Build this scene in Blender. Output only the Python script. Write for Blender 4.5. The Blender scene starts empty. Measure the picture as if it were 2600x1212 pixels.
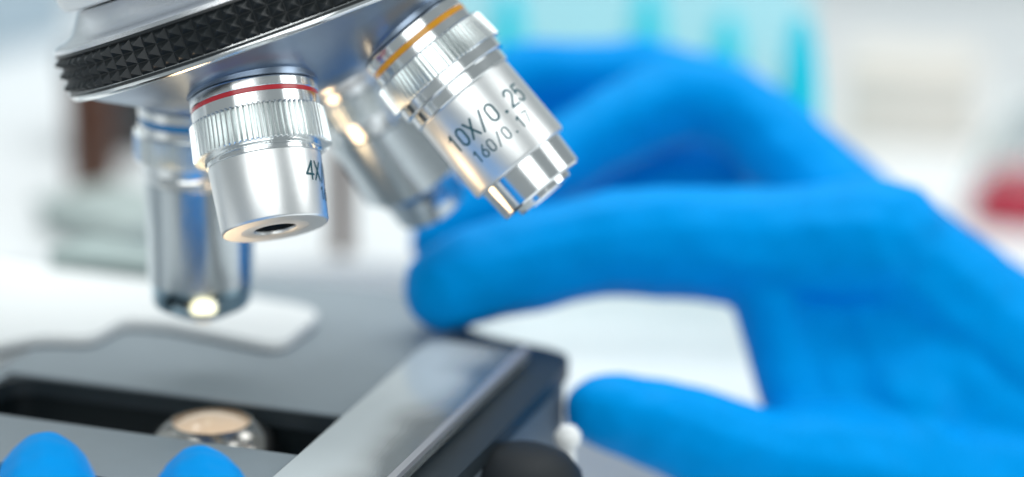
import bpy, bmesh, math, random
from mathutils import Vector, Matrix, geometry
random.seed(4)
C = bpy.context.scene.collection
S = bpy.context.scene
S.unit_settings.scale_length = 0.01            # one unit is a centimetre
R = math.radians

# ------------------------------------------------------------------ camera
PITCH, HEIGHT, FPX = R(15), 16.7, 7470.0
cd = bpy.data.cameras.new('camera'); cam = bpy.data.objects.new('camera', cd); C.objects.link(cam)
cam.location = (0, 0, HEIGHT); cam.rotation_euler = (R(90) - PITCH, 0, 0)
cd.sensor_width = 36; cd.lens = FPX / 2600 * 36
cd.clip_start = 1; cd.clip_end = 2000
cd.dof.use_dof = True; cd.dof.focus_distance = 49.2
cd.dof.aperture_fstop = cd.lens / 1000 / 2.0
cd.dof.aperture_blades = 0
S.camera = cam

# ------------------------------------------------------------------ light
S.view_settings.view_transform = 'Standard'; S.view_settings.look = 'None'
S.view_settings.exposure = 0.0; S.view_settings.gamma = 1
S.cycles.use_denoising = True
S.cycles.denoising_prefilter = 'ACCURATE'
S.cycles.max_bounces = 10
w = bpy.data.worlds.new('World'); S.world = w; w.use_nodes = True
bg = w.node_tree.nodes['Background']
bg.inputs[0].default_value = (0.84, 0.94, 0.97, 1); bg.inputs[1].default_value = 0.36

def area(name, loc, target, sx, sy, radiance, col=(1, 1, 1)):
    l = bpy.data.lights.new(name, 'AREA'); l.shape = 'RECTANGLE'; l.size = sx; l.size_y = sy
    l.energy = radiance * math.pi * sx * sy; l.color = col
    o = bpy.data.objects.new(name, l); C.objects.link(o); o.location = loc
    o.rotation_euler = (Vector(target) - Vector(loc)).to_track_quat('-Z', 'Y').to_euler()
    return o
area('ceiling_light', (5, 85, 110), (0, 60, 0), 130, 100, 3.8, (0.98, 1, 0.99))
area('front_softbox', (-16, -60, 60), (-3, 50, 5), 130, 70, 2.3, (0.97, 1, 0.99))  # added softbox behind the camera, for bright reflections on the barrels
area('side_light', (75, 40, 40), (0, 52, 3), 40, 50, 3.0, (0.97, 1, 0.99))

# ------------------------------------------------------------------ helpers
CX = Vector((1, 0, 0)); CY = Vector((0, math.sin(PITCH), math.cos(PITCH))); CZ = Vector((0, -math.cos(PITCH), math.sin(PITCH)))
def at(x, y, d):
    "point seen at x, y (on a 2600 wide frame) at depth d along the lens axis"
    return Vector((0, 0, HEIGHT)) + CX * ((x - 1300) / FPX * d) + CY * (-(y - 606) / FPX * d) - CZ * d
def camdir(v): return CX * v[0] + CY * v[1] + CZ * v[2]
def frame(o, x, y, z):
    return Matrix(((x.x, y.x, z.x, o.x), (x.y, y.y, z.y, o.y), (x.z, y.z, z.z, o.z), (0, 0, 0, 1)))

WM = {}
def link(o, parent=None, M=None):
    M = M or Matrix()
    C.objects.link(o); WM[o.name] = M
    if parent:
        o.parent = parent; o.matrix_local = WM[parent.name].inverted() @ M
    else:
        o.matrix_local = M
    return o
def obj(name, verts, faces, mat, parent=None, M=None, smooth=R(32)):
    me = bpy.data.meshes.new(name); me.from_pydata([tuple(v) for v in verts], [], faces); me.validate()
    bm = bmesh.new(); bm.from_mesh(me); bmesh.ops.recalc_face_normals(bm, faces=bm.faces); bm.to_mesh(me); bm.free()
    me.materials.append(mat)
    if smooth is not None:
        me.shade_smooth(); me.set_sharp_from_angle(angle=smooth)
    o = bpy.data.objects.new(name, me)
    if M is None and parent is not None: M = WM[parent.name]
    return link(o, parent, M)
def empty(name, loc):
    return link(bpy.data.objects.new(name, None), None, Matrix.Translation(loc))
def tag(o, label=None, cat=None, group=None, kind=None):
    if label: o['label'] = label
    if cat: o['category'] = cat
    if group: o['group'] = group
    if kind: o['kind'] = kind
    return o

def lathe(prof, seg=128):
    "prof: (r, z) from one end to the other; local z is the axis, +y faces the viewer"
    V, F = [], []; rows = []
    for r, z in prof:
        if r < 1e-6:
            V.append((0, 0, z)); rows.append([len(V) - 1])
        else:
            rows.append(list(range(len(V), len(V) + seg)))
            V += [(r * math.sin(2 * math.pi * i / seg), r * math.cos(2 * math.pi * i / seg), z) for i in range(seg)]
    for a, b in zip(rows, rows[1:]):
        for i in range(seg):
            j = (i + 1) % seg
            if len(a) == 1 and len(b) == 1: continue
            if len(a) == 1: F.append((a[0], b[i], b[j]))
            elif len(b) == 1: F.append((a[i], a[j], b[0]))
            else: F.append((a[i], a[j], b[j], b[i]))
    return V, F
def tube_ring(r0, r1, z0, z1, c=0.012, seg=128):
    "closed ring of inner radius r0, outer r1"
    p = [(r0, z0), (r1 - c, z0), (r1, z0 + c), (r1, z1 - c), (r1 - c, z1), (r0, z1), (r0, z0)]
    return lathe(p, seg)

def prism(outer, z0, z1, holes=()):
    loops = [list(outer)] + [list(h) for h in holes]
    flat = [p for l in loops for p in l]
    tris = geometry.tessellate_polygon([[Vector((p[0], p[1], 0)) for p in l] for l in loops])
    n = len(flat)
    V = [(p[0], p[1], z1) for p in flat] + [(p[0], p[1], z0) for p in flat]
    F = [tuple(t) for t in tris] + [tuple(i + n for i in t[::-1]) for t in tris]
    k = 0
    for l in loops:
        m = len(l)
        for i in range(m):
            j = (i + 1) % m
            F.append((k + i, k + j, k + j + n, k + i + n))
        k += m
    return V, F
def rounded(poly, rad, n=6):
    "round the corners of a polygon; rad one number or one per corner"
    out = []; m = len(poly)
    for i in range(m):
        p = Vector(poly[i]); a = Vector(poly[i - 1]) - p; b = Vector(poly[(i + 1) % m]) - p
        r = rad[i] if isinstance(rad, (list, tuple)) else rad
        r = min(r, a.length * .48, b.length * .48)
        if r < 1e-4: out.append(tuple(p)); continue
        p0 = p + a.normalized() * r; p1 = p + b.normalized() * r
        for k in range(n + 1):
            t = k / n
            out.append(tuple(p0 * (1 - t) ** 2 + p * 2 * t * (1 - t) + p1 * t * t))
    return out
def bevel(o, w, seg=3):
    b = o.modifiers.new('bevel', 'BEVEL'); b.width = w; b.segments = seg; b.limit_method = 'ANGLE'; b.angle_limit = R(40)
    b.harden_normals = False
    return o

# ------------------------------------------------------------------ materials
def mat(name, col, rough=.4, metal=0., coat=0., noise=0., nscale=20., bump=0., bscale=60., stretch=(1, 1, 1), spec=.5, rvar=0., speck=None, **kw):
    m = bpy.data.materials.new(name); m.use_nodes = True; nt = m.node_tree; n = nt.nodes; L = nt.links
    p = n['Principled BSDF']
    p.inputs['Base Color'].default_value = (*col, 1); p.inputs['Roughness'].default_value = rough
    p.inputs['Metallic'].default_value = metal; p.inputs['Coat Weight'].default_value = coat
    p.inputs['Coat Roughness'].default_value = .12
    p.inputs['Specular IOR Level'].default_value = spec
    for k, v in kw.items(): p.inputs[k].default_value = v
    tc = n.new('ShaderNodeTexCoord'); mp = n.new('ShaderNodeMapping'); mp.inputs['Scale'].default_value = stretch
    L.new(tc.outputs['Object'], mp.inputs['Vector'])
    if noise or rvar:
        t = n.new('ShaderNodeTexNoise'); t.inputs['Scale'].default_value = nscale; t.inputs['Detail'].default_value = 6
        L.new(mp.outputs['Vector'], t.inputs['Vector'])
        if noise:
            r = n.new('ShaderNodeMapRange'); r.inputs['To Min'].default_value = 1 - noise; r.inputs['To Max'].default_value = 1 + noise
            L.new(t.outputs['Fac'], r.inputs['Value'])
            x = n.new('ShaderNodeVectorMath'); x.operation = 'SCALE'; x.inputs[0].default_value = col
            L.new(r.outputs['Result'], x.inputs['Scale']); L.new(x.outputs['Vector'], p.inputs['Base Color'])
        if rvar:
            r2 = n.new('ShaderNodeMapRange'); r2.inputs['To Min'].default_value = max(0, rough - rvar); r2.inputs['To Max'].default_value = rough + rvar
            L.new(t.outputs['Fac'], r2.inputs['Value']); L.new(r2.outputs['Result'], p.inputs['Roughness'])
    if speck:
        sc, th, cs = speck
        t3 = n.new('ShaderNodeTexNoise'); t3.inputs['Scale'].default_value = sc; t3.inputs['Detail'].default_value = 3
        L.new(tc.outputs['Object'], t3.inputs['Vector'])
        r3 = n.new('ShaderNodeMapRange'); r3.inputs['From Min'].default_value = th; r3.inputs['From Max'].default_value = th + .06; r3.inputs['To Max'].default_value = .6
        L.new(t3.outputs['Fac'], r3.inputs['Value'])
        mx = n.new('ShaderNodeMix'); mx.data_type = 'RGBA'; mx.inputs[7].default_value = (*cs, 1)
        L.new(r3.outputs['Result'], mx.inputs[0])
        if p.inputs['Base Color'].is_linked: L.new(p.inputs['Base Color'].links[0].from_socket, mx.inputs[6])
        else: mx.inputs[6].default_value = (*col, 1)
        L.new(mx.outputs[2], p.inputs['Base Color'])
    if bump:
        t2 = n.new('ShaderNodeTexNoise'); t2.inputs['Scale'].default_value = bscale; t2.inputs['Detail'].default_value = 5
        L.new(mp.outputs['Vector'], t2.inputs['Vector'])
        b = n.new('ShaderNodeBump'); b.inputs['Strength'].default_value = bump; b.inputs['Distance'].default_value = .05
        L.new(t2.outputs['Fac'], b.inputs['Height']); L.new(b.outputs['Normal'], p.inputs['Normal'])
    return m
CHROME = mat('polished_chrome', (.84, .86, .87), .14, 1, rvar=.04, nscale=6)
MIRROR = mat('tinted_chrome', (.54, .59, .62), .20, 1, rvar=.04, nscale=6)
BLUEREFL = mat('blue_reflection_metal', (.34, .47, .55), .16, 1, rvar=.04, nscale=6)  # blue tint stands in for dark blue reflections on the nose cap
SATIN = mat('satin_nickel', (.89, .90, .90), .36, 1, noise=.02, nscale=40, bump=.025, bscale=160, stretch=(1, 1, .4), rvar=.04)
BRUSHED = mat('brushed_steel', (.78, .79, .82), .22, 1, bump=.12, bscale=14, stretch=(1, 1, 14), rvar=.06, nscale=9)
KNURL = mat('knurled_nickel', (.86, .89, .89), .24, 1, noise=.02, nscale=30)
CAST = mat('grey_turned_metal', (.30, .37, .47), .32, 1, rvar=.03, nscale=2)
BLACK = mat('black_grip', (.016, .020, .022), .36, 0, bump=.03, bscale=60, stretch=(1, 1, 10), rvar=.05, nscale=30, noise=.2, speck=(55, .70, (.10, .12, .12)))
TRIM = mat('dark_glossy_stage', (.014, .022, .028), .42, 0, spec=.4, noise=.2, nscale=4)
DARKCHROME = mat('dark_chrome', (.36, .35, .33), .16, 1)
DARK = mat('dark_paint', (.012, .016, .02), .6, 0, spec=.25)
BODY = mat('black_stage_body', (.006, .010, .012), .5, 0, spec=.15)
RED = mat('red_band_paint', (.55, .015, .03), .25, 0, coat=.5)
YELLOW = mat('yellow_band_paint', (.85, .36, .005), .25, 0, coat=.5)
BLUEB = mat('blue_band_paint', (.0, .22, .55), .25, 0, coat=.5)
WHITEB = mat('white_band_paint', (.8, .8, .8), .25, 0, coat=.5)
INK = mat('engraving_ink', (.004, .085, .115), .5, 0)
WHITE = mat('white_enamel', (.87, .89, .89), .35, 0, coat=.1, noise=.02, nscale=3)
STAGE = mat('grey_satin_stage', (.27, .32, .355), .45, 0, coat=.15, noise=.08, nscale=3, bump=.02, bscale=50, rvar=.06, speck=(30, .71, (.5, .52, .53)))
STAGESIDE = mat('slate_stage_side', (.10, .125, .15), .38, 0, noise=.1, nscale=3)
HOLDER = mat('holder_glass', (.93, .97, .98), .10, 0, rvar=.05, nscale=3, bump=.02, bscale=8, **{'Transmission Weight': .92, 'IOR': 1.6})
RAIL = mat('grey_green_rail', (.36, .44, .43), .5, 0, noise=.08, nscale=3)
PALE = mat('pale_reflection', (.60, .66, .68), .3, 0, coat=.4, noise=.08, nscale=2)  # pale colour standing in for the bright reflection on the holder
LIP = mat('holder_lip', (.55, .54, .56), .3, .6)
GLASSDARK = mat('lens_glass', (.01, .03, .04), .03, 0, coat=1, spec=.8)
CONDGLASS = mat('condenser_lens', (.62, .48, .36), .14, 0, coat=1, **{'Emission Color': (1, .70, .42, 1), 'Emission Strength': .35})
GLOVE = mat('blue_nitrile', (.0, .27, .72), .52, 0, noise=.10, nscale=2.2, bump=.12, bscale=7, spec=.12, speck=(26, .70, (.10, .50, .85)), rvar=.06, **{'Specular Tint': (.0, .75, 1, 1)})
BENCHM = mat('white_bench_top', (.80, .82, .83), .35, 0, noise=.02, nscale=.05)
WALLM = mat('pale_wall', (.62, .67, .69), .8, 0, noise=.04, nscale=.03)

# ------------------------------------------------------------------ setting
def slab(name, x0, x1, y0, y1, z0, z1, m, kind='structure'):
    V, F = prism([(x0, y0), (x1, y0), (x1, y1), (x0, y1)], z0, z1)
    return tag(obj(name, V, F, m, smooth=None), kind=kind)
BZ = -12.0
slab('bench_top', -150, 150, 22, 162, BZ - 3, BZ, BENCHM)
slab('wall', -220, 220, 176, 182, -90, 40, WALLM)

# ------------------------------------------------------------------ microscope
scope = tag(empty('microscope', (-6, 58, BZ)), 'silver compound microscope with a black knurled nosepiece ring, four objectives and grey stage', 'microscope')

# nosepiece frame: z runs down the turret's axis, y towards the viewer
TH, TN = R(20), R(-8.5)
ax = camdir((math.sin(TH) * math.cos(TN), -math.cos(TH) * math.cos(TN), math.sin(TN))).normalized()
e1 = camdir((math.cos(TH), math.sin(TH), 0)); e1 = (e1 - ax * e1.dot(ax)).normalized()
e2 = ax.cross(e1)
NO = at(701.5, -6.3, 52.27)
NM = frame(NO, e1, e2, ax)
V, F = lathe([(3.95, .36), (3.92, .43), (3.78, .5), (3.66, .56), (3.55, .64), (2.1, 1.45), (1.5, 1.66), (.8, 1.79), (0, 1.82)], 192)
nose = obj('nosepiece', V, F, CAST, scope, NM)
V, F = lathe([(3.3, .30), (3.97, .30), (4.0, .385), (4.0, .43), (3.96, .475), (3.93, .49)], 192); obj('lower_rim', V, F, CHROME, nose)
V, F = lathe([(3.2, -1.0), (3.35, -.97), (3.44, -.85), (3.52, -.72), (3.62, -.60), (3.78, -.52), (3.95, -.49), (4.0, -.46), (4.01, -.39), (3.9, -.35)], 192)
obj('upper_dome', V, F, BRUSHED, nose)
# black grip with three rows of pyramids
NP, RG = 97, 3.97
V, F = lathe([(3.8, -.39), (4.02, -.385), (4.03, -.34), (RG, -.325), (RG, .325), (4.03, .335), (4.03, .375), (3.8, .385)], NP * 2)
def cyl(r, a, z): return (r * math.sin(a), r * math.cos(a), z)
for i in range(NP):
    a0, a1 = 2 * math.pi * i / NP, 2 * math.pi * (i + 1) / NP
    for j in range(3):
        z0 = -.325 + j * .2167; z1 = z0 + .2167; g = .0012; gz = .005
        h = RG + .13 + random.uniform(-.006, .006)
        k = len(V)
        V += [cyl(RG + .004, a0 + g, z0 + gz), cyl(RG + .004, a1 - g, z0 + gz), cyl(RG + .004, a1 - g, z1 - gz), cyl(RG + .004, a0 + g, z1 - gz),
              cyl(h, (a0 + a1) / 2, (z0 + z1) / 2)]
        F += [(k, k + 1, k + 4), (k + 1, k + 2, k + 4), (k + 2, k + 3, k + 4), (k + 3, k, k + 4)]
obj('knurled_grip', V, F, BLACK, nose, smooth=None)
V, F = lathe([(3.0, -.9), (3.0, -1.5)], 96); obj('neck', V, F, DARK, nose)  # neck coloured dark for the shadow gap under the head
V, F = lathe([(2.6, -1.02), (3.5, -1.02), (3.6, -1.06), (3.65, -1.16), (3.72, -2.2), (3.8, -5.5), (3.3, -6.2), (0, -6.2)], 128)
head = obj('head_housing', V, F, WHITE, scope, NM)

# stroke lettering, engraved and inked round a barrel
def arc(cx, cy, rx, ry, a0, a1, n=18):
    return [(cx + rx * math.cos(R(a0 + (a1 - a0) * i / n)), cy + ry * math.sin(R(a0 + (a1 - a0) * i / n))) for i in range(n + 1)]
zero = arc(.3, .7, .24, .3, 0, 180, 14) + arc(.3, .3, .24, .3, 180, 360, 14) + [(.54, .7)]
GL = {'0': [zero], '1': [[(.12, .78), (.34, 1), (.34, 0)]],
      '2': [arc(.3, .73, .25, .27, 170, -35, 16) + [(.05, 0), (.57, 0)]],
      '4': [[(.46, 0), (.46, 1), (.03, .27), (.6, .27)]],
      '5': [[(.53, 1), (.14, 1), (.09, .54)] + arc(.29, .33, .26, .33, 125, -150, 18)],
      '6': [[(.46, 1), (.13, .52)] + [], arc(.3, .3, .245, .3, 0, 360, 26)],
      '7': [[(.05, 1), (.56, 1), (.22, 0)]], 'X': [[(.04, 0), (.56, 1)], [(.04, 1), (.56, 0)]],
      '/': [[(.08, -.06), (.52, 1.06)]], '.': [[(.28, .02), (.30, .02)]], '-': [[(.08, .42), (.52, .42)]]}
def lettering(text, h, phi_c, zc, rfun, total, sw=.125):
    "one (verts, faces) per character"
    out = []; n = len(text); step = total / n
    for i, ch in enumerate(text):
        V, F = [], []
        u0 = -total / 2 + i * step + (step - .6 * h) / 2
        q = [0]
        def put(u, v):
            z = zc - (v - .5 * h); r = rfun(z) + .004 + q[0] * .00004; a = phi_c + u / rfun(z)
            V.append((r * math.sin(a), r * math.cos(a), z)); return len(V) - 1
        for pl in GL[ch]:
            pts = []
            for (a, b), (c, d) in zip(pl, pl[1:]):
                m = max(1, int(math.hypot(c - a, d - b) / .12))
                pts += [(a + (c - a) * k / m, b + (d - b) * k / m) for k in range(m)]
            pts.append(pl[-1])
            P = [(u0 + a * h, b * h) for a, b in pts]; hw = sw * h / 2 * (1.5 if ch == '.' else 1)
            for k, (a, b) in enumerate(P):
                q[0] += 1
                F.append(tuple(put(a + hw * math.cos(2 * math.pi * m / 12), b + hw * math.sin(2 * math.pi * m / 12)) for m in range(12)))
                if k + 1 < len(P):
                    c, d = P[k + 1]; l = math.hypot(c - a, d - b) or 1; nx, ny = -(d - b) / l * hw, (c - a) / l * hw
                    q[0] += 1
                    F.append((put(a + nx, b + ny), put(a - nx, b - ny), put(c - nx, d - ny), put(c + nx, d + ny)))
        out.append((V, F))
    return out

RHO, AL = 2.3, R(22)
def objective_frame(lat, front, dl=0, dz=0):
    l = math.hypot(lat, front); lat /= l; front /= l
    o = NO + e1 * (RHO * lat + dl) + e2 * (RHO * front) + ax * (1.32 + dz)
    z = (ax * math.cos(AL) + e1 * (math.sin(AL) * lat) + e2 * (math.sin(AL) * front)).normalized()
    x = CX * 1.0; x = (e1 - z * e1.dot(z)).normalized()
    y = z.cross(x)
    # turn x so that y points as nearly as it can at the camera
    v = (Vector((0, 0, HEIGHT)) - o); v = (v - z * v.dot(z)).normalized()
    x = v.cross(z).normalized()
    return frame(o, x, v, z)
def knurl_ring(r, z0, z1, n, depth=.085, r_top=None):
    V, F = [], []; prof = (0, 0, 1, 1); fr = (0, .16, .44, .72); seg = n * 4
    rt = r_top or r
    rows = [(rt - .12, z0, 0), (rt - .03, z0 + .005, 1), (rt, z0 + .03, 1), (r, z1 - .015, 1), (r - .012, z1, 1), (r - .2, z1 + .01, 0)]
    for rr, z, k in rows:
        for i in range(seg):
            a = 2 * math.pi * (i // 4 + fr[i % 4]) / n
            V.append(cyl(rr - depth * (1 - prof[i % 4]) * k, a, z))
    for q in range(len(rows) - 1):
        for i in range(seg):
            j = (i + 1) % seg
            F.append((q * seg + i, q * seg + j, (q + 1) * seg + j, (q + 1) * seg + i))
    return V, F

def objective(spec):
    M = objective_frame(*spec['at'])
    bz = spec['barrel']                                   # (r, z) profile of the satin barrel
    V, F = lathe([(bz[0][0] - .06, bz[0][1])] + bz + [(bz[-1][0] - .3, bz[-1][1] + .004)])
    b = obj('objective', V, F, spec.get('finish', SATIN), scope, M)
    tag(b, spec['label'])
    mr = spec['mount']
    V, F = lathe([(mr + .02, -1.0), (mr + .02, -.03), (mr - .03, -.01), (mr - .1, 0)]); obj('boss', V, F, CAST, b)
    z0, z1 = spec['band']
    V, F = lathe([(mr - .1, 0.0), (mr - .015, 0.0), (mr, .02), (mr, z0 - .01), (mr - .012, z0), (mr - .1, z0)]); obj('mount_ring', V, F, CHROME, b)
    V, F = lathe([(mr - .1, z0 - .002), (mr - .022, z0 - .002), (mr - .012, z0 + .01), (mr - .012, z1 - .01), (mr - .022, z1 + .002), (mr - .1, z1 + .002)]); obj('colour_band', V, F, spec['colour'], b)
    k0, k1 = spec['knurl']
    V, F = lathe([(mr - .1, z1), (mr - .012, z1), (mr, z1 + .01), (mr, k0 + .02), (mr - .1, k0 + .02)]); obj('mount_ring', V, F, CHROME, b)
    V, F = knurl_ring(spec['kr'][1], k0, k1, spec['ribs'], r_top=spec['kr'][0]); obj('knurled_ring', V, F, KNURL, b, smooth=R(15))
    V, F = lathe(spec['neck']); obj('neck_ring', V, F, CHROME, b)
    if spec.get('nose'):
        V, F = lathe(spec['nose']); obj('nose_cap', V, F, spec.get('nose_finish', CHROME), b)
    for nm, prof, m in spec.get('front', []):
        V, F = lathe(prof, 64); obj(nm, V, F, m, b)
    for text, h, phi, z, total in spec.get('text', []):
        def rf(zz):
            for (ra, za), (rb, zb) in zip(bz, bz[1:]):
                if za <= zz <= zb and zb > za: return ra + (rb - ra) * (zz - za) / (zb - za)
            return bz[0][0]
        for V, F in lettering(text, h, R(phi), z, rf, total): obj('engraved_character', V, F, INK, b, smooth=None)
    return b

objective(dict(at=(-.45, .89, .19, 0), label='short objective with a red band, engraved 4X, at the front', mount=1.115, band=(.165, .245), colour=RED,
    knurl=(.44, 1.08), kr=(1.175, 1.195), ribs=75,
    neck=[(.9, 1.06), (1.0, 1.07), (1.01, 1.10), (1.01, 1.145), (.975, 1.16), (.975, 1.175), (.99, 1.185), (.99, 1.225), (.95, 1.235)],
    barrel=[(.955, 1.23), (.975, 1.245), (.918, 2.36), (.90, 2.395), (.885, 2.405)],
    front=[('front_face', [(.89, 2.402), (.38, 2.41), (.37, 2.405), (.36, 2.36)], SATIN), ('bore', [(.362, 2.37), (.35, 2.0)], DARK), ('front_lens', [(.355, 2.28), (.25, 2.26), (0, 2.25)], GLASSDARK)],
    text=[('4X/0.10', .31, 90, 1.62, 1.55), ('160/-', .21, 90, 1.98, .80)]))
objective(dict(at=(.89, .45), label='objective with a yellow band, engraved 10X/0.25, tilted to the right', mount=1.01, band=(.19, .29), colour=YELLOW,
    knurl=(.46, .99), kr=(1.13, 1.17), ribs=74,
    neck=[(.95, .98), (1.05, .985), (1.07, 1.0), (1.07, 1.18), (1.05, 1.20), (.99, 1.215), (1.0, 1.23), (1.0, 1.42), (.985, 1.44), (.93, 1.46)],
    barrel=[(.935, 1.455), (.955, 1.47), (.975, 2.94), (.96, 2.985), (.94, 3.0)],
    nose=[(.7, 2.99), (.835, 3.0), (.85, 3.02), (.83, 3.57), (.80, 3.61), (.57, 3.615), (.555, 3.70), (.53, 3.72), (.40, 3.72), (.36, 3.68), (.2, 3.66)],
    front=[('front_lens', [(.34, 3.69), (.2, 3.70), (0, 3.705)], GLASSDARK)],
    text=[('10X/0.25', .315, 4, 2.05, 1.80), ('160/0.17', .215, 4, 2.48, 1.32)]))
objective(dict(at=(-.89, -.45), label='long objective with a blue band behind the 4X one', finish=MIRROR, nose_finish=BLUEREFL, mount=1.08, band=(.20, .32), colour=BLUEB,
    knurl=(.50, 1.02), kr=(1.17, 1.17), ribs=74,
    neck=[(.95, 1.0), (1.04, 1.02), (1.04, 1.2), (1.01, 1.24), (1.03, 1.28), (1.03, 1.42), (.95, 1.44)],
    barrel=[(.97, 1.43), (1.0, 1.45), (.99, 3.38), (.96, 3.4)],
    nose=[(.8, 3.39), (.93, 3.4), (.92, 3.78), (.87, 3.86), (.5, 4.06), (.3, 4.12), (.25, 4.13)],
    front=[('front_lens', [(.24, 4.05), (.235, 4.18), (.2, 4.21), (0, 4.215)], WHITE)]))  # lens coloured white for the bright lamp spot at the tip
objective(dict(at=(.45, -.89, -.42, .1), label='objective with a white band half hidden behind the 10X one', finish=MIRROR, nose_finish=MIRROR, mount=1.06, band=(.20, .30), colour=WHITEB,
    knurl=(.46, 1.0), kr=(1.15, 1.17), ribs=74,
    neck=[(.95, .99), (1.05, 1.0), (1.05, 1.18), (.99, 1.2), (1.0, 1.4), (.95, 1.42)],
    barrel=[(1.0, 1.41), (1.05, 1.43), (1.05, 2.9), (1.03, 2.92)],
    nose=[(.8, 2.91), (1.0, 2.92), (.76, 3.25), (.71, 3.72), (.62, 3.78), (.3, 3.79), (0, 3.79)]))

def sk(pts, t0=50.0): return [(a + .085 * (t0 - b), b) for a, b in pts]
# stage, its own axes turned 22 degrees about the vertical
STM = Matrix.Rotation(R(-22), 4, 'Z')
slot = rounded([(-28.2, 42.95), (-20.5, 42.95), (-20.5, 45.1), (-28.2, 45.1)], .55)
out = rounded([(-28.8, 40.6), (-18.2, 40.6), (-18.98, 50.35), (-21.5, 50.95), (-23.2, 52.9), (-28.8, 52.9)], [.4, .4, .8, .9, .6, .5])
V, F = prism(out, -.32, 0, [slot]); stage = bevel(obj('stage', V, F, TRIM, scope, STM), .11, 4)
V, F = prism(rounded([(-28.72, 45.15), (-21.15, 45.15), (-21.6, 50.6), (-23.3, 52.8), (-28.72, 52.8)], [.1, .1, .3, .5, .5]), .004, .06); bevel(obj('top_plate', V, F, STAGE, stage), .05, 4)
V, F = prism(rounded([(-28.72, 40.7), (-20.9, 40.7), (-20.9, 42.9), (-28.72, 42.9)], [.4, .1, .1, .1]), .004, .06); bevel(obj('front_plate', V, F, STAGE, stage), .04, 4)
V, F = prism([(-28.72, 42.94), (-28.32, 42.94), (-28.32, 45.11), (-28.72, 45.11)], .004, .05); bevel(obj('end_plate', V, F, STAGE, stage), .02, 2)
inner = rounded([(-28.7, 40.75), (-18.33, 40.75), (-19.10, 50.25), (-21.4, 50.8), (-23.3, 52.75), (-28.7, 52.75)], [.4, .4, .8, .9, .6, .4])
slot2 = rounded([(-28.3, 42.8), (-20.4, 42.8), (-20.4, 45.25), (-28.3, 45.25)], .5)
V, F = prism(inner, -1.6, -.325, [slot2]); bevel(obj('stage_body', V, F, BODY, stage), .06)
V, F = prism(sk([(-19.11, 40.9), (-19.0, 40.9), (-19.0, 49.6), (-19.11, 49.6)]), -1.58, -.34); bevel(obj('side_plate', V, F, STAGESIDE, stage), .03)
V, F = prism([(-29, 42), (-19.6, 42), (-19.6, 46.2), (-29, 46.2)], -5.2, -5.0); obj('stage_floor', V, F, BODY, stage)
hp = rounded(sk([(-21.72, 40.9), (-19.66, 40.9), (-19.66, 49.5), (-21.72, 49.5)]), .25)
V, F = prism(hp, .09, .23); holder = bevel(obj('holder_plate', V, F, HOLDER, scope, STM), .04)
def paint_reflection(m):                                     # left half coloured pale for the shelf's reflection, clear where the finger reflects
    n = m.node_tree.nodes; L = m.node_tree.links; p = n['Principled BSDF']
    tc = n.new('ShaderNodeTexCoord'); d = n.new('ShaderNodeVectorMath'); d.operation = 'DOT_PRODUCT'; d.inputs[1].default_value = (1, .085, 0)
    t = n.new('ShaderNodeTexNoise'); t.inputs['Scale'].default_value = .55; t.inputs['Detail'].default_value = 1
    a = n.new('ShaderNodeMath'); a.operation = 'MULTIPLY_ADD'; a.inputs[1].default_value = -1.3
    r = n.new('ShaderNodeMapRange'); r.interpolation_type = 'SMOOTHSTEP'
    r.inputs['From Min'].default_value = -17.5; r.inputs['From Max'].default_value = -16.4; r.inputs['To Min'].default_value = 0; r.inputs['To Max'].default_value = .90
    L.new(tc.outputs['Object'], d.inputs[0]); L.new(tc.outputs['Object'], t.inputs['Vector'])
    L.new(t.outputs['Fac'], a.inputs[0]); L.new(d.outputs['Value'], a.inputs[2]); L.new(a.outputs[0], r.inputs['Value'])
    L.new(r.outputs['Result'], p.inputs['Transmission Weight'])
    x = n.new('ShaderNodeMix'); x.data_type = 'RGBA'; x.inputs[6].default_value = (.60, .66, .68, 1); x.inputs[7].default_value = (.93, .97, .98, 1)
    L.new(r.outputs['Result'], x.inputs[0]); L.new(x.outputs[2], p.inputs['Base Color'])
paint_reflection(HOLDER)
V, F = prism(rounded(sk([(-19.80, 40.92), (-19.66, 40.92), (-19.66, 49.42), (-19.80, 49.42)]), .07), .232, .33); bevel(obj('lip', V, F, LIP, holder), .05)
notch_outline = rounded([(-36, 51.2), (-36, 45.0), (-29.4, 45.6), (-28.75, 46.85), (-27.75, 47.15), (-27.75, 48.45), (-26.9, 48.6), (-25.3, 48.25), (-24.15, 48.0), (-24.35, 50.5), (-28.5, 51.1)],
              [.1, .1, .3, .3, .3, .25, .3, .3, .8, .8, .3])
V, F = prism(notch_outline, .104, .25); notch_plate = bevel(obj('bright_notch_plate', V, F, WHITE, scope, STM), .05)  # white plate stands in for bright bench seen through a stage notch
V, F = prism([(a + .05, b - .13) for a, b in notch_outline], .064, .102); bevel(obj('edge_shade_strip', V, F, STAGESIDE, notch_plate), .02)  # dark strip stands in for the shaded edge below the white plate
V, F = prism(rounded([(-31.4, 51.5), (-28.6, 51.5), (-28.9, 52.4), (-31.0, 52.9)], .3), -.3, .5); bevel(obj('far_rail', V, F, RAIL, stage), .12)
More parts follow.
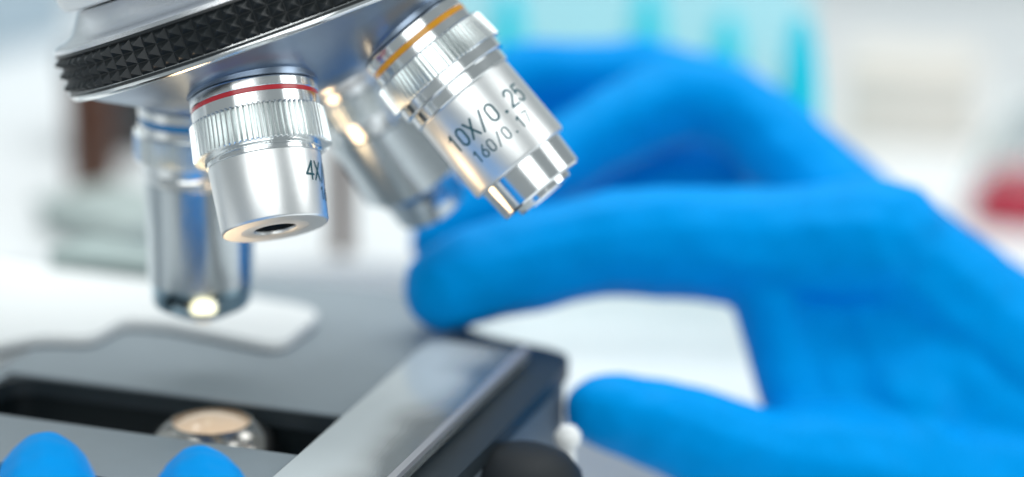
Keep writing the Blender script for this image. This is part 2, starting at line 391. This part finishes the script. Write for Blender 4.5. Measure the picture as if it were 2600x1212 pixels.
# sub-stage condenser seen in the slot
cc = at(538, 1108, 52.7)
V, F = lathe([(1.24, -2.4), (1.24, -.55), (1.18, -.38), (1.02, -.16), (.84, -.02), (.74, .03), (.70, .02), (.69, -.1)], 96)
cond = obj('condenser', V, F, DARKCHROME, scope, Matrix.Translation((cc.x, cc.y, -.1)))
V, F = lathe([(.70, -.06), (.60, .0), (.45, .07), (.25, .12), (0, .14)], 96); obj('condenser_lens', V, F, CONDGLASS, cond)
lp = bpy.data.lights.new('condenser_lamp', 'AREA'); lp.shape = 'DISK'; lp.size = 2.3; lp.energy = 6.5 * math.pi * math.pi * 1.15 ** 2; lp.color = (1, .70, .40)
lo = bpy.data.objects.new('condenser_lamp', lp); C.objects.link(lo); lo.location = (cc.x, cc.y, .12); lo.rotation_euler = (math.pi, 0, 0)
# black control knob below the stage's right edge, chrome stud beside it
kc = at(1325, 1222, 51.6)
V, F = lathe([(.0, .62), (.5, .58), (.85, .42), (1.05, .16), (1.1, -.1), (1.1, -1.2), (.6, -1.25), (.6, -4)], 96)
knob = obj('control_knob', V, F, DARK, scope, Matrix.Translation(kc))
sc_ = at(1442, 1112, 53)
V, F = lathe([(0, .25), (.14, .21), (.23, .1), (.25, 0), (.22, -.12), (.15, -.2), (.15, -.8)], 48)
obj('stud', V, F, WHITE, knob, Matrix.Translation(sc_))
lk = at(22, 745, 63)
V, F = lathe([(0, .55), (.3, .53), (.42, .4), (.42, 0), (.2, -.02), (.2, -1.2), (0, -1.2)], 48)
lkn = obj('stage_knob', V, F, WHITE, scope, Matrix.Translation(lk))
V, F = lathe([(.21, -.1), (.21, -.95)], 48); obj('shaft', V, F, STAGESIDE, lkn)
# limb and foot, beyond the left edge of the picture
V, F = prism(rounded([(-23, 50), (-17, 50), (-17, 64), (-23, 64)], 1.5), BZ + 2.2, 16); bevel(obj('limb', V, F, WHITE, scope, Matrix()), .4)
V, F = prism(rounded([(-26, 40), (-12.5, 40), (-12.5, 68), (-26, 68)], 2), BZ + .02, BZ + 2.2); bevel(obj('foot', V, F, WHITE, scope, Matrix()), .4)

V, F = prism([(-17.2, 56.6), (-8.6, 56.6), (-8.6, 59.4), (-17.2, 59.4)], -1.5, -.36); bevel(obj('stage_bracket', V, F, WHITE, scope, Matrix()), .1)
V, F = prism([(-17.2, 51), (-7.5, 51), (-7.5, 57.5), (-17.2, 57.5)], 12.4, 15.6); bevel(obj('head_bracket', V, F, WHITE, scope, Matrix()), .3)
# ------------------------------------------------------------------ gloved hands
def hand(name, chains, label, voxel=.075, it=22, wr=((1.3, .15, 1), (.45, .03, 1))):
    bm = bmesh.new()
    for ch in chains:
        P = [(at(x, y, d), r) for x, y, d, r in ch]
        # smooth the path with a Catmull-Rom spline
        for i in range(len(P) - 1):
            p0 = P[max(i - 1, 0)]; p1 = P[i]; p2 = P[i + 1]; p3 = P[min(i + 2, len(P) - 1)]
            L = (p2[0] - p1[0]).length; n = max(2, int(L / (.13 * min(p1[1], p2[1]))))
            for k in range(n + (i == len(P) - 2)):
                t = k / n
                c = .5 * ((2 * p1[0]) + (p2[0] - p0[0]) * t + (2 * p0[0] - 5 * p1[0] + 4 * p2[0] - p3[0]) * t * t + (-p0[0] + 3 * p1[0] - 3 * p2[0] + p3[0]) * t ** 3)
                r = p1[1] + (p2[1] - p1[1]) * (t * t * (3 - 2 * t))
                bmesh.ops.create_icosphere(bm, subdivisions=2, radius=r, matrix=Matrix.Translation(c))
    me = bpy.data.meshes.new(name); bm.to_mesh(me); bm.free(); me.materials.append(GLOVE)
    o = bpy.data.objects.new(name, me); link(o)
    m = o.modifiers.new('join', 'REMESH'); m.mode = 'VOXEL'; m.voxel_size = voxel; m.use_smooth_shade = True
    s = o.modifiers.new('smooth', 'SMOOTH'); s.factor = .5; s.iterations = it
    for size, st, depth in wr:                       # slack and creases of the thin glove
        tx = bpy.data.textures.new('glove_folds', 'CLOUDS'); tx.noise_scale = size; tx.noise_depth = depth
        dm = o.modifiers.new('folds', 'DISPLACE'); dm.texture = tx; dm.strength = st; dm.mid_level = .5; dm.texture_coords = 'LOCAL'
    return tag(o, label, 'gloved hand', 'hands in blue nitrile gloves')

hand('gloved_hand', [
    # index finger, from tip to knuckle
    [(1135, 733, 57.0, .90), (1230, 694, 57.2, .99), (1330, 662, 57.4, 1.04), (1430, 638, 57.6, 1.02), (1560, 618, 57.9, 1.08), (1690, 612, 58.2, 1.16), (1800, 618, 58.4, 1.16), (1930, 630, 58.6, 1.27), (2240, 620, 58.2, 1.38)],
    # middle finger, bent at the knuckle, behind
    [(1125, 610, 60.5, .72), (1250, 530, 60.8, .82), (1450, 390, 61.6, .86), (1580, 320, 62, .90), (1700, 262, 62.4, 1.0), (1800, 266, 62.4, .9), (1920, 320, 62.2, .94), (2150, 560, 61, 1.2)],
    # ring finger
    [(1130, 330, 64.0, .70), (1300, 205, 64.5, .80), (1480, 196, 65.0, .82), (1620, 198, 65.4, .94), (1740, 222, 65.4, .86), (1870, 275, 65, .92), (2130, 520, 63.5, 1.15)],
    # little finger, curled under the others
    [(1330, 500, 63.4, .62), (1480, 440, 64.6, .78), (1620, 370, 65.6, .9), (1760, 340, 66.0, .95), (1950, 420, 66, 1.0), (2180, 600, 65.2, 1.1)],
    [(1400, 540, 63.0, .62), (1560, 480, 63.6, .70), (1720, 430, 64.0, .80), (1850, 420, 64.4, .9), (2000, 470, 64, 1.0), (2180, 600, 63.4, 1.1)],
    # thumb
    [(1524, 1045, 55.6, .70), (1590, 1055, 55.7, .83), (1720, 1095, 56, .95), (1920, 1170, 56.6, 1.10), (2200, 1240, 57.4, 1.7), (2600, 1330, 58.4, 2.2)],
    # web between thumb and index finger
    [(1955, 740, 58.4, .85), (1985, 880, 58.3, .80), (2030, 1030, 57.9, .76), (2130, 1150, 57.4, .9)],
    [(2065, 790, 58.9, 1.05), (2095, 900, 58.75, 1.12), (2165, 1060, 58.2, 1.25), (2320, 1240, 57.7, 1.7)],
    [(2190, 760, 58.9, 1.15), (2225, 900, 58.7, 1.25), (2300, 1050, 58.2, 1.5)],
    [(1230, 350, 64.8, .74), (1450, 300, 65.2, .85), (1680, 270, 65.2, .9)],
    # back of the hand and palm down to the wrist
    [(2240, 620, 58.4, 1.32), (2440, 790, 58.6, 1.45), (2700, 1010, 59, 1.7), (3100, 1330, 60, 2.3), (3600, 1700, 61, 2.4)],
    [(2150, 560, 61, 1.2), (2420, 740, 61.2, 1.3), (2700, 980, 61.4, 1.6), (3100, 1330, 61.6, 2.1)],
    [(2130, 520, 63.5, 1.15), (2420, 760, 63.6, 1.2), (2700, 1030, 63.4, 1.5), (3100, 1380, 63, 2.0)],
    [(2180, 600, 65.2, 1.1), (2420, 840, 65.2, 1.15), (2750, 1160, 65, 1.4), (3100, 1430, 64, 1.8)],
    [(2240, 800, 58.9, 1.3), (2310, 890, 58.8, 1.45), (2420, 1010, 58.75, 1.7), (2640, 1180, 59.3, 2.2), (3100, 1400, 60.5, 2.3)],
], 'blue gloved hand at the right, index finger and thumb closing on the stage corner')
hand('gloved_hand', [
    [(116, 1178, 47.7, .56), (118, 1212, 47.45, .72), (119, 1250, 47.15, .86), (118, 1310, 46.7, .96), (110, 1400, 46, 1.0), (90, 1700, 43.2, .92), (150, 2300, 39.5, 1.2), (260, 2700, 38, 1.6)],
    [(507, 1212, 47.7, .55), (511, 1246, 47.45, .71), (516, 1284, 47.15, .84), (525, 1344, 46.7, .94), (540, 1430, 46, 1.0), (540, 1700, 43.2, .92), (440, 2300, 39.5, 1.2), (360, 2700, 38, 1.6)],
    [(-260, 1290, 47.2, .58), (-280, 1400, 46, .8), (-300, 1750, 43, .88), (-150, 2300, 39.5, 1.1), (160, 2700, 38, 1.6)],
    [(-600, 1500, 46.0, .55), (-620, 1600, 45, .7), (-600, 1850, 42.5, .78), (-400, 2300, 39.5, 1.0), (60, 2700, 38, 1.5)],
    [(1000, 2050, 42.5, .68), (980, 2150, 41.5, .9), (820, 2500, 39, 1.05), (420, 3000, 36.5, 1.6)],
    [(300, 2600, 38, 1.9), (250, 3000, 35.5, 2.3), (100, 3700, 31, 2.3)],
    [(120, 2600, 38, 1.9), (150, 3000, 35.5, 2.2), (50, 3700, 31, 2.2)],
], 'two blue gloved fingertips rising in the bottom left corner', voxel=.06, it=10, wr=((.9, .06, 1), (.2, .012, 1)))

# ------------------------------------------------------------------ things far out of focus
def standing(x, y, d): p = at(x, y, d); return Vector((p.x, p.y, BZ))

def cup(prof, loc, m, name, parent=None, seg=64):
    V, F = lathe(prof, seg); return obj(name, V, F, m, parent, Matrix.Translation(loc))
AMBER = mat('amber_glass', (.085, .028, .012), .35, 0)
CAPM = mat('black_cap', (.035, .04, .045), .4)
GREYG = mat('grey_green_plastic', (.40, .47, .46), .5, noise=.05, nscale=.4)
CYAN = mat('cyan_plastic', (.0, .70, .86), .35, **{'Subsurface Weight': .0})
PALECY = mat('pale_cyan_plastic', (.45, .82, .90), .4)
CARTON = mat('pale_carton', (.72, .685, .63), .8, noise=.06, nscale=.6)
CLEAR = mat('clear_glass', (.9, .95, .97), .05, 0, **{'Transmission Weight': 1.0, 'IOR': 1.15})
REDL = mat('red_solution', (.45, .01, .035), .25, 0, coat=.4)
PAPER = mat('blue_grey_binder', (.42, .52, .60), .6)
def bottle(x, y, d, r, h, label):
    p = standing(x, y, d)
    t = tag(empty('amber_bottle', p), label, 'bottle', 'amber bottles at the back of the bench')
    cup([(0, 0), (r * .9, 0), (r, .15), (r, h * .72), (r * .8, h * .8), (r * .45, h * .85), (r * .45, h * .9), (0, h * .9)], p, AMBER, 'body', t)
    cup([(r * .5, h * .86), (r * .55, h * .86), (r * .55, h), (r * .5, h * 1.01), (0, h * 1.01)], p, CAPM, 'cap', t)
    return t
def box(name, x, y, d, w, dp, h, rz, m, label, cat, z=BZ, lid=True):
    p = standing(x, y, d); p.z = z
    M = Matrix.Translation(p) @ Matrix.Rotation(R(rz), 4, 'Z')
    V, F = prism([(-w / 2, -dp / 2), (w / 2, -dp / 2), (w / 2, dp / 2), (-w / 2, dp / 2)], 0, h)
    o = bevel(obj(name, V, F, m, None, M), .15); tag(o, label, cat)
    if lid:
        V, F = prism([(-w / 2 - .08, -dp / 2 - .08), (w / 2 + .08, -dp / 2 - .08), (w / 2 + .08, dp / 2 + .08), (-w / 2 - .08, dp / 2 + .08)], h, h + .25)
        bevel(obj('lid', V, F, m, o, M), .08)
    return o

SZ = -2.4                                                # a white raised shelf along the back of the bench
V, F = prism([(-60, 69), (-2.2, 69), (-2.2, 101), (-60, 101)], BZ + .01, SZ); tag(bevel(obj('shelf', V, F, BENCHM), .1), kind='structure')
LZ = -5.0
V, F = prism([(-2.19, 64.5), (60, 64.5), (60, 101), (-2.19, 101)], BZ + .01, LZ); tag(bevel(obj('shelf', V, F, BENCHM), .1), kind='structure')
def standing(x, y, d): p = at(x, y, d); return Vector((p.x, p.y, (SZ if p.x < -2.2 else LZ) + .01))
bottle(240, 520, 78, .66, 4.0, 'brown glass bottle left of the blue banded objective')
bottle(868, 630, 72.5, .30, 3.3, 'narrow brown glass bottle right of the 4X objective')
box('instrument_case', 330, 400, 84, 3.4, 3, 2.3, 8, CAPM, 'dark case on the shelf beyond the brown bottle at the left', 'case', z=SZ + .01)
box('tray', 320, 620, 74, 2.6, 4.2, .6, 40, GREYG, 'low grey green tray beside the foot of the left brown bottle', 'tray', z=SZ + .01)
box('carton', 2310, 400, 97, 4.2, 4, 2.3, -12, CARTON, 'pale beige carton on the shelf behind the gloved knuckles', 'carton', z=LZ + .01)
box('file_box', -130, 60, 97, 4, 8, 4.5, -30, PAPER, 'blue grey box at the top left corner behind the microscope', 'box', z=SZ + .01)
# rack of tapered cyan tubes
rk = tag(empty('tube_rack', standing(1640, 300, 80)), 'pale cyan rack with a tall back panel behind the gloved fingers', 'rack')
def rb(name, x0, x1, y0, y1, z0, z1):
    V, F = prism([(x0, y0), (x1, y0), (x1, y1), (x0, y1)], z0, z1); return bevel(obj(name, V, F, PALECY if name == 'back_panel' else WHITE, rk, Matrix()), .06)
rb('back_panel', -2.1, 9.3, 91.0, 91.3, -4.4, 9)
for y in (71.05, 74.6, 78.1): rb('rail', -1.41, 7.91, y - .5, y + .5, -2.3, -2.0)
rb('end_panel', -1.6, -1.42, 70.5, 90.99, LZ + .01, -1.6); rb('end_panel', 7.92, 8.1, 70.5, 90.99, LZ + .01, -1.6)
def tube(x, ytop, d, label):
    p = at(x, ytop, d)
    t = tag(empty('tapered_tube', (p.x, p.y, -1.98)), label, 'tube', 'cyan tubes in the rack')
    z = -1.98; top = p.z
    cup([(0, z), (.66, z), (.62, z + .9), (.56, z + 1.2), (.52, top - 1.9), (.38, top - .7), (.20, top - .06), (.10, top), (0, top)], (p.x, p.y, 0), CYAN, 'body', t, 40)
    cup([(.5, z + .95), (.66, z + .95), (.66, z + 1.15), (.5, z + 1.15)], (p.x, p.y, 0), CYAN, 'collar', t, 40)
tube(2037, 40, 71.5, 'bright cyan tapered tube nearest the white background, at the right end of the rack')
tube(1846, 35, 75, 'thin cyan tapered tube in the middle of the rack, above the knuckles')
tube(1645, -40, 78.5, 'faint cyan tapered tube deep in the rack, above the ring finger')
tube(1290, -30, 78.5, 'faint cyan tapered tube in the rack beside the tilted 10X objective')
# flask of red solution
fp = standing(2604, 552, 86.3)
fl = tag(empty('flask', fp), 'glass flask of red solution at the right edge', 'flask')
cup([(0, .02), (1.85, .02), (1.95, .12), (1.93, .4), (1.5, 1.25), (1.4, 1.32), (0, 1.33)], fp, REDL, 'solution', fl)
cup([(0, 0), (1.9, 0), (2.02, .1), (2.0, .42), (1.0, 2.6), (.6, 3.1), (.55, 4.2), (.7, 4.3)], fp, CLEAR, 'body', fl)
